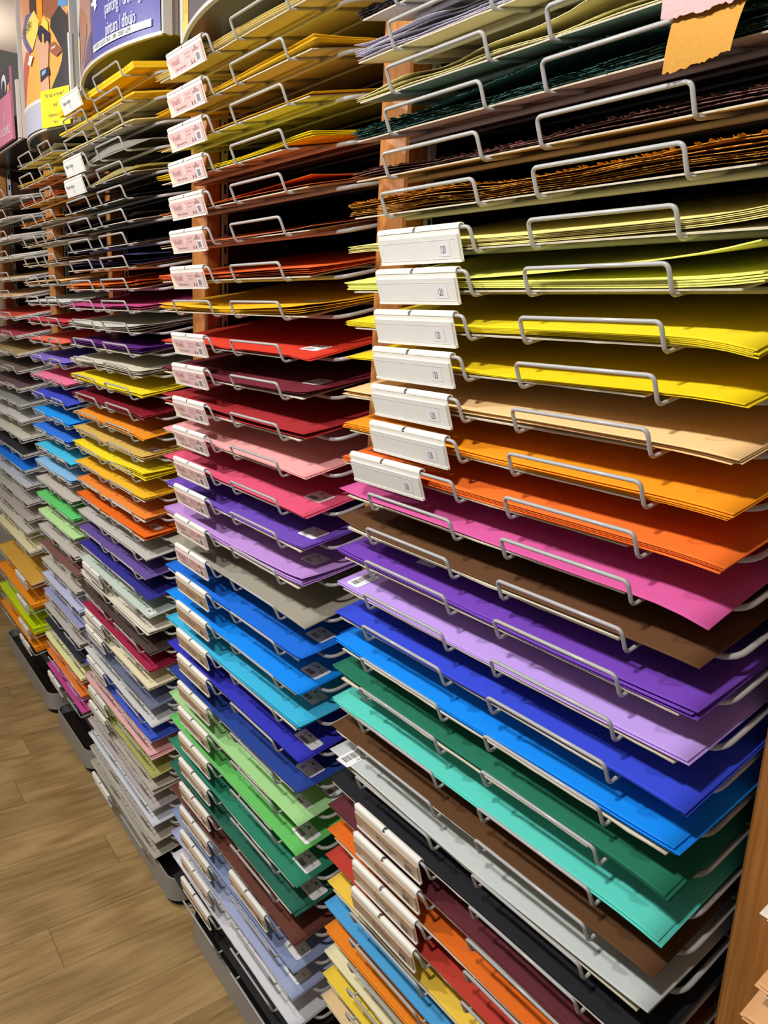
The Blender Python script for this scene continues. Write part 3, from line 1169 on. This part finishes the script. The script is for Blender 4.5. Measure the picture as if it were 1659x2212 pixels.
# ------------------------------------------------------------------ headers and signs
def header(xl, xr, yend, bow, zb, zt, label, bl=None, br=None):
    """box over a rack with a bowed front sign; returns root and the surface function"""
    xc, hw = (xl + xr) / 2, (xr - xl) / 2
    bl, br = bl or xl, br or xr
    YB = .90
    r = empty('sign_header', (0, 0, H0))
    tag(r, label, 'sign', 'header signs over the racks')

    def sy(x):
        return yend - bow * max(0.0, 1 - ((x - xc) / hw) ** 2)
    N = 28
    xs = [xl + (xr - xl) * i / N for i in range(N + 1)]
    out = [(x, sy(x)) for x in xs]
    mb = MB().prism([(p[0], p[1] + .006) for p in out] + [(xr, .74), (br, .74), (br, YB), (bl, YB), (bl, .74), (xl, .74)], zb + .004, zb + .012)
    link('underside_panel', mb.mesh('underside_panel', mat('dark_panel', (36, 36, 34), rough=.25)), r)
    for side, bs in ((xl, bl), (xr, br)):
        mb = MB().box(side - .003, side + .003, yend + .002, .742, zb, zt)
        if abs(bs - side) > .004:
            mb.box(min(bs, side), max(bs, side), .738, .743, zb, zt)
        mb.box(bs - .003, bs + .003, .741, YB, zb, zt)
        link('metal_side', mb.mesh('metal_side', GREY_METAL), r)
        mb = MB().box(side - .004, side + .006, yend - .004, yend + .016, zb - .004, zt)
        link('edge_profile', mb.mesh('edge_profile', LIGHT_METAL), r)
    mb = MB()
    for i in range(N):
        for q in (0,):
            a, b = xs[i], xs[i + 1]
            mb.poly([(a, sy(a) - .002, zb - .004), (b, sy(b) - .002, zb - .004), (b, sy(b) - .002, zb + .003), (a, sy(a) - .002, zb + .003)])
            mb.poly([(a, sy(a) - .002, zb - .004), (b, sy(b) - .002, zb - .004), (b, sy(b) + .006, zb - .004), (a, sy(a) + .006, zb - .004)])
    link('bottom_edge', mb.mesh('bottom_edge', LIGHT_METAL), r)
    return r, sy, N


def curved(sy, pts, e, mbx, mi=0, n=10):
    """polygon given as (x,z) points, cut in vertical strips so that it follows the bowed surface"""
    xs = [p[0] for p in pts]
    x0, x1 = min(xs), max(xs)
    nn = max(1, int((x1 - x0) / .02))

    def clip(poly, c, keep_right):
        res = []
        for i in range(len(poly)):
            a, b = poly[i], poly[(i + 1) % len(poly)]
            ia = (a[0] >= c) == keep_right or a[0] == c
            ib = (b[0] >= c) == keep_right or b[0] == c
            if ia:
                res.append(a)
            if ia != ib:
                t = (c - a[0]) / (b[0] - a[0])
                res.append((c, a[1] + t * (b[1] - a[1])))
        return res
    for i in range(nn):
        a = x0 + (x1 - x0) * i / nn
        b = x0 + (x1 - x0) * (i + 1) / nn
        q = clip(clip(pts, a, True), b, False)
        if len(q) >= 3:
            mbx.poly([(p[0], sy(p[0]) - e, p[1]) for p in q], mi)


def rect(x0, x1, z0, z1):
    return [(x0, z0), (x1, z0), (x1, z1), (x0, z1)]


def ell(cx, cz, rx, rz, n=16, rot=0.0):
    c, s = math.cos(rot), math.sin(rot)
    return [(cx + rx * math.cos(a) * c - rz * math.sin(a) * s, cz + rx * math.cos(a) * s + rz * math.sin(a) * c) for a in [2 * math.pi * i / n for i in range(n)]]


def printed(name, root, sy, shapes, e=.001):
    """list of (outline or list of outlines, colour): later ones lie a hair in front"""
    mbx = MB()
    mats = []
    for i, (pts, c) in enumerate(shapes):
        mats.append(mat('print', c, rough=.35))
        for pp in (pts if isinstance(pts[0], list) else [pts]):
            curved(sy, pp, e + .00025 * i, mbx, i)
    return link(name, mbx.mesh(name, mats), root)


# third rack: violet painting sign
h3, sy3, _ = header(-2.39, -1.79, .71, .05, .590, 1.05, 'violet header sign reading pintura / dibujo above the third rack')
p3 = printed('sign_panel', h3, sy3, [
    (rect(-2.388, -1.80, .593, 1.05), (92, 92, 166)),
    (rect(-2.388, -2.122, .593, 1.05), (150, 128, 134)),
    ([(-2.388, .80), (-2.30, .79), (-2.255, .76), (-2.275, .74), (-2.32, .72), (-2.388, .76)], (208, 200, 190)),
    ([(-2.253, 1.05), (-2.15, 1.05), (-2.126, .72), (-2.130, .66), (-2.151, .645), (-2.163, .682), (-2.197, .717), (-2.251, .735)], (172, 134, 120)),
    ([(-2.28, .74), (-2.22, .735), (-2.165, .70), (-2.17, .665), (-2.22, .625), (-2.265, .615), (-2.255, .66)], (168, 116, 96)),
    ([(-2.16, .645), (-2.125, .66), (-2.125, .600), (-2.23, .600)], (96, 86, 116)),
    ([(-2.36, .69), (-2.295, .686), (-2.30, .640), (-2.35, .605), (-2.38, .605)], (230, 194, 56)),
    ([(-2.36, .735), (-2.305, .70), (-2.36, .695)], (98, 82, 130)),
    ([(-2.113, .716), (-2.100, .713), (-2.101, .73), (-2.060, .73), (-2.078, .703), (-2.068, .703), (-2.088, .691), (-2.094, .705), (-2.113, .708)], (240, 240, 242)),
])
mb = MB()
WHT, GRY = 0, 1


def on3(x0, z0, e=.0042, slant=0.0):
    return lambda u, v: (x0 + u, sy3(x0 + u) - e, z0 + v)


add_text(mb, 'pintura / dibujo', .040, on3(-2.020, .624), mi=0, xscale=.56)
add_text(mb, 'painting / drawing', .040, on3(-2.020, .668), mi=0, xscale=.56)
link('sign_text', mb.mesh('sign_text', mat('white_print', (240, 240, 244))), p3)
mb = MB()
curved(sy3, rect(-2.105, -1.825, .606, .621), .004, mb, 0)
add_text(mb, 'A PAPIER CALQUE 100GR : 3.88€ / 200GR : 6.59€', .0130, on3(-2.098, .6095, .0048), mi=1, xscale=.72)
link('price_strip', mb.mesh('price_strip', [STICKER, INK]), p3)

# fourth rack: photo poster
h4, sy4, _ = header(-2.945, -2.435, .70, .05, .510, 1.02, 'photo poster of hands on a yellow pad above the fourth rack', -2.922, -2.442)
SKIN, SK2 = (205, 160, 130), (170, 110, 84)
printed('poster', h4, sy4, [
    (rect(-2.943, -2.44, .512, 1.02), (232, 166, 84)),
    ([(-2.943, 1.02), (-2.60, 1.02), (-2.642, .86), (-2.66, .815), (-2.76, .80), (-2.943, .80)], (200, 134, 98)),
    ([(-2.943, .80), (-2.76, .80), (-2.69, .74), (-2.75, .66), (-2.943, .62)], (226, 186, 150)),
    ([(-2.72, .742), (-2.665, .722), (-2.735, .655), (-2.80, .60), (-2.86, .60), (-2.82, .70)], (186, 86, 78)),
    ([(-2.655, 1.02), (-2.585, 1.02), (-2.592, .816), (-2.655, .825)], (74, 58, 50)),
    ([(-2.561, 1.02), (-2.47, 1.02), (-2.475, .811), (-2.486, .793), (-2.521, .785), (-2.553, .80), (-2.563, .824)], (150, 92, 66)),
    (rect(-2.48, -2.442, .806, .90), (92, 150, 206)),
    ([(-2.466, .808), (-2.442, .79), (-2.442, .74), (-2.46, .75)], (214, 160, 116)),
    ([(-2.475, .811), (-2.442, .782), (-2.442, .601), (-2.54, .601), (-2.493, .647), (-2.474, .674), (-2.469, .697), (-2.504, .744), (-2.523, .765), (-2.517, .785)], (60, 57, 60)),
    ([(-2.692, .831), (-2.643, .826), (-2.60, .82), (-2.642, .728), (-2.677, .727), (-2.755, .777), (-2.741, .809)], (98, 86, 142)),
    ([(-2.615, .826), (-2.584, .794), (-2.598, .765), (-2.642, .728), (-2.699, .773), (-2.701, .799), (-2.66, .815)], (232, 206, 100)),
    ([(-2.591, .95), (-2.561, .95), (-2.559, .789), (-2.581, .785), (-2.595, .817)], (226, 144, 44)),
    ([(-2.554, .80), (-2.532, .78), (-2.530, .755), (-2.572, .781)], (236, 204, 84)),
    ([(-2.604, .756), (-2.582, .742), (-2.566, .731), (-2.54, .74), (-2.53, .731), (-2.541, .663), (-2.541, .560), (-2.583, .560), (-2.593, .662), (-2.607, .701), (-2.618, .733)], SKIN),
    ([(-2.577, .782), (-2.524, .751), (-2.526, .722), (-2.540, .735), (-2.553, .728), (-2.560, .746), (-2.577, .735), (-2.596, .761)], (56, 46, 68)),
    ([(-2.563, .757), (-2.556, .752), (-2.560, .728), (-2.568, .733)], (236, 204, 84)),
    ([(-2.588, .665), (-2.537, .667), (-2.533, .647), (-2.578, .636), (-2.590, .634)], (54, 50, 68)),
    ([(-2.579, .660), (-2.553, .664), (-2.554, .654), (-2.578, .648)], (120, 176, 220)),
    ([(-2.528, .717), (-2.505, .727), (-2.469, .697), (-2.496, .686), (-2.528, .705)], (152, 92, 76)),
    ([(-2.516, .712), (-2.494, .715), (-2.497, .711), (-2.519, .707)], (232, 210, 190)),
    ([(-2.664, .719), (-2.633, .711), (-2.662, .690), (-2.69, .700)], (238, 230, 214)),
    (rect(-2.80, -2.576, .512, .583), (178, 178, 194)),
    (rect(-2.80, -2.580, .583, .593), (218, 212, 200)),
])
mb = MB()
add_text(mb, 'canson', .040, lambda u, v: (-2.742 + u, sy4(-2.742 + u) - .0082, .776 + u * .10 + v), mi=0, xscale=.95)
link('poster_text', mb.mesh('poster_text', INK), h4)
mb = MB().box(-2.436, -2.422, .690, .698, .52, .735)
link('edge_trim', mb.mesh('edge_trim', mat('white_trim', (214, 214, 214))), h4)

# yellow note standing before the poster corner
nt = empty('yellow_note', (-2.502, .6665, H0 + .555), (0, 0, math.atan2(.042, .14)))
tag(nt, 'bright yellow printed note in front of the photo poster', 'note')
mb = MB().box(-.072, .072, .0, .0012, -.048, .050)
nc = link('note_card', mb.mesh('note_card', mat('yellow_card', (250, 224, 30), rough=.5)), nt)
mb = MB()
for tx, zz_, sz in (('Ne pas se servir !', .030, .017), ('seul', .004, .017), ('Adressez-vous', -.022, .015), ('Merci', -.040, .013)):
    add_text(mb, tx, sz, lambda u, v, zz_=zz_: (u, -.0005, zz_ + v), align='CENTER', xscale=.8)
link('note_text', mb.mesh('note_text', mat('grey_ink', (92, 88, 86))), nc)

# farthest rack: pink sign
h5, sy5, _ = header(-3.72, -2.964, .685, .0, .550, 1.0, 'pink sign above the farthest rack', -3.72, -3.006)
mb = MB().box(-3.70, -3.04, .668, .676, .553, .775)
sp5 = link('sign_panel', mb.mesh('sign_panel', mat('pink_print', (214, 132, 160), rough=.4)), h5)
mb = MB()
flat5 = lambda x: .668
curved(flat5, [(-3.70, .775), (-3.04, .775), (-3.04, .73), (-3.10, .70), (-3.70, .70)], .0006, mb, 0)
curved(flat5, ell(-3.125, .735, .035, .03), .0010, mb, 1)
curved(flat5, ell(-3.130, .725, .024, .022), .0014, mb, 2)
curved(flat5, rect(-3.075, -3.042, .70, .722), .0016, mb, 3)
link('sign_print', mb.mesh('sign_print', [mat('print', (76, 76, 82)), mat('print', (226, 226, 230)), mat('print', (60, 70, 84)), mat('print', (220, 170, 90))]), sp5)
mb = MB()
add_text(mb, 'CULTURELS', .036, lambda u, v: (-3.065 + u, .6665, .578 + v), align='RIGHT', mi=1, xscale=.8)
add_text(mb, 'S', .036, lambda u, v: (-3.150 + u, .6665, .618 + v), mi=1)
link('sign_text', mb.mesh('sign_text', [STICKER, STICKER]), sp5)
mb = MB().box(-2.978, -2.958, .670, .680, .545, .72)
link('edge_trim', mb.mesh('edge_trim', LIGHT_METAL), h5)

# second rack: yellow and dark sign, only its left tip shows
h2, sy2, _ = header(-1.672, -1.075, .703, .05, .542, 1.0, 'yellow-edged header sign above the second rack', -1.655, -1.075)
p2 = printed('sign_panel', h2, sy2, [
    (rect(-1.67, -1.08, .545, 1.0), (96, 92, 92)),
    (rect(-1.67, -1.585, .545, 1.0), (240, 212, 84)),
    (rect(-1.585, -1.578, .545, 1.0), (190, 52, 40)),
])
mb = MB()
for i, tx in enumerate(('papeles para dibujo', 'drawing papers')):
    add_text(mb, tx, .016, lambda u, v, i=i: (-1.640 + v + .03 * i, sy2(-1.64 + v + .03 * i) - .0025, .57 + u), mi=0)
link('sign_text', mb.mesh('sign_text', mat('grey_ink', (92, 88, 86))), p2)


# ------------------------------------------------------------------ torn swatches on the wire
def swatch(pts, y0, c, label, seed):
    """pts: top-left, top-right, bottom-right, bottom-left as (x,z)"""
    rnd = random.Random(seed)
    nx, nz = 26, 8
    V, Fc = [], []
    tl, tr, br, bl = pts
    for side in (0, 1):
        for j in range(nz + 1):
            t = j / nz
            for i in range(nx + 1):
                s = i / nx
                x = (1 - t) * ((1 - s) * tl[0] + s * tr[0]) + t * ((1 - s) * bl[0] + s * br[0])
                z = (1 - t) * ((1 - s) * tl[1] + s * tr[1]) + t * ((1 - s) * bl[1] + s * br[1])
                if j == nz:
                    z += random.Random(seed * 100 + i).uniform(-.0014, .0014)
                y = y0 - .004 * math.sin(t * 2.2) + .003 * math.sin(s * 3) + side * .0006
                V.append((x, y, H0 + z))
    w = nx + 1
    n = w * (nz + 1)
    for j in range(nz):
        for i in range(nx):
            a = j * w + i
            Fc.append((a, a + 1, a + w + 1, a + w))
            Fc.append((n + a, n + a + w, n + a + w + 1, n + a + 1))
    for i in range(nx):
        Fc.append((i, n + i, n + i + 1, i + 1))
        a = nz * w + i
        Fc.append((a, a + 1, n + a + 1, n + a))
    for j in range(nz):
        a = j * w
        Fc.append((a, a + w, n + a + w, n + a))
        a += nx
        Fc.append((a, n + a, n + a + w, a + w))
    me = bpy.data.meshes.new('torn_swatch')
    me.from_pydata(V, [], Fc)
    me.materials.append(mat('handmade_paper', c, rough=.95, noise=.10, nscale=200, bump=.3))
    o = link('torn_swatch', me)
    tag(o, label, 'paper swatch', 'torn swatches hung on the wire')
    return o


swatch([(-.440, .268), (-.374, .268), (-.384, .2225), (-.444, .2165)], .616, (196, 144, 64), 'torn ochre paper swatch hanging below the pink one', 3)
swatch([(-.447, .300), (-.372, .300), (-.375, .256), (-.449, .2575)], .612, (206, 172, 172), 'torn pale pink paper swatch hung at the top right', 5)


# ------------------------------------------------------------------ small scrap
def scrap():
    V, Fc = [], []
    n = 6
    for side in (0, 1):
        for j in range(4):
            for i in range(n + 1):
                u, v = i / n, j / 3
                V.append((-.016 + .034 * u + .003 * v, .018 * v, .002 + .0035 * math.sin(u * 4) * v + .004 * v * v + side * .0004))
    w = n + 1
    m = w * 4
    for j in range(3):
        for i in range(n):
            a = j * w + i
            Fc.append((a, a + w, a + w + 1, a + 1))
            Fc.append((m + a, m + a + 1, m + a + w + 1, m + a + w))
    for i in range(n):
        Fc.append((i, i + 1, m + i + 1, m + i))
        a = 3 * w + i
        Fc.append((a, m + a, m + a + 1, a + 1))
    for j in range(3):
        a = j * w
        Fc.append((a, m + a, m + a + w, a + w))
        a += n
        Fc.append((a, a + w, m + a + w, m + a))
    me = bpy.data.meshes.new('paper_scrap')
    me.from_pydata(V, [], Fc)
    me.materials.append(STICKER)
    o = link('paper_scrap', me, None, (-.803, .690, H0 - .3335), (TILT, 0, .1))
    tag(o, 'small white paper scrap lying on the purple sheet, nearest rack', 'paper scrap')


scrap()
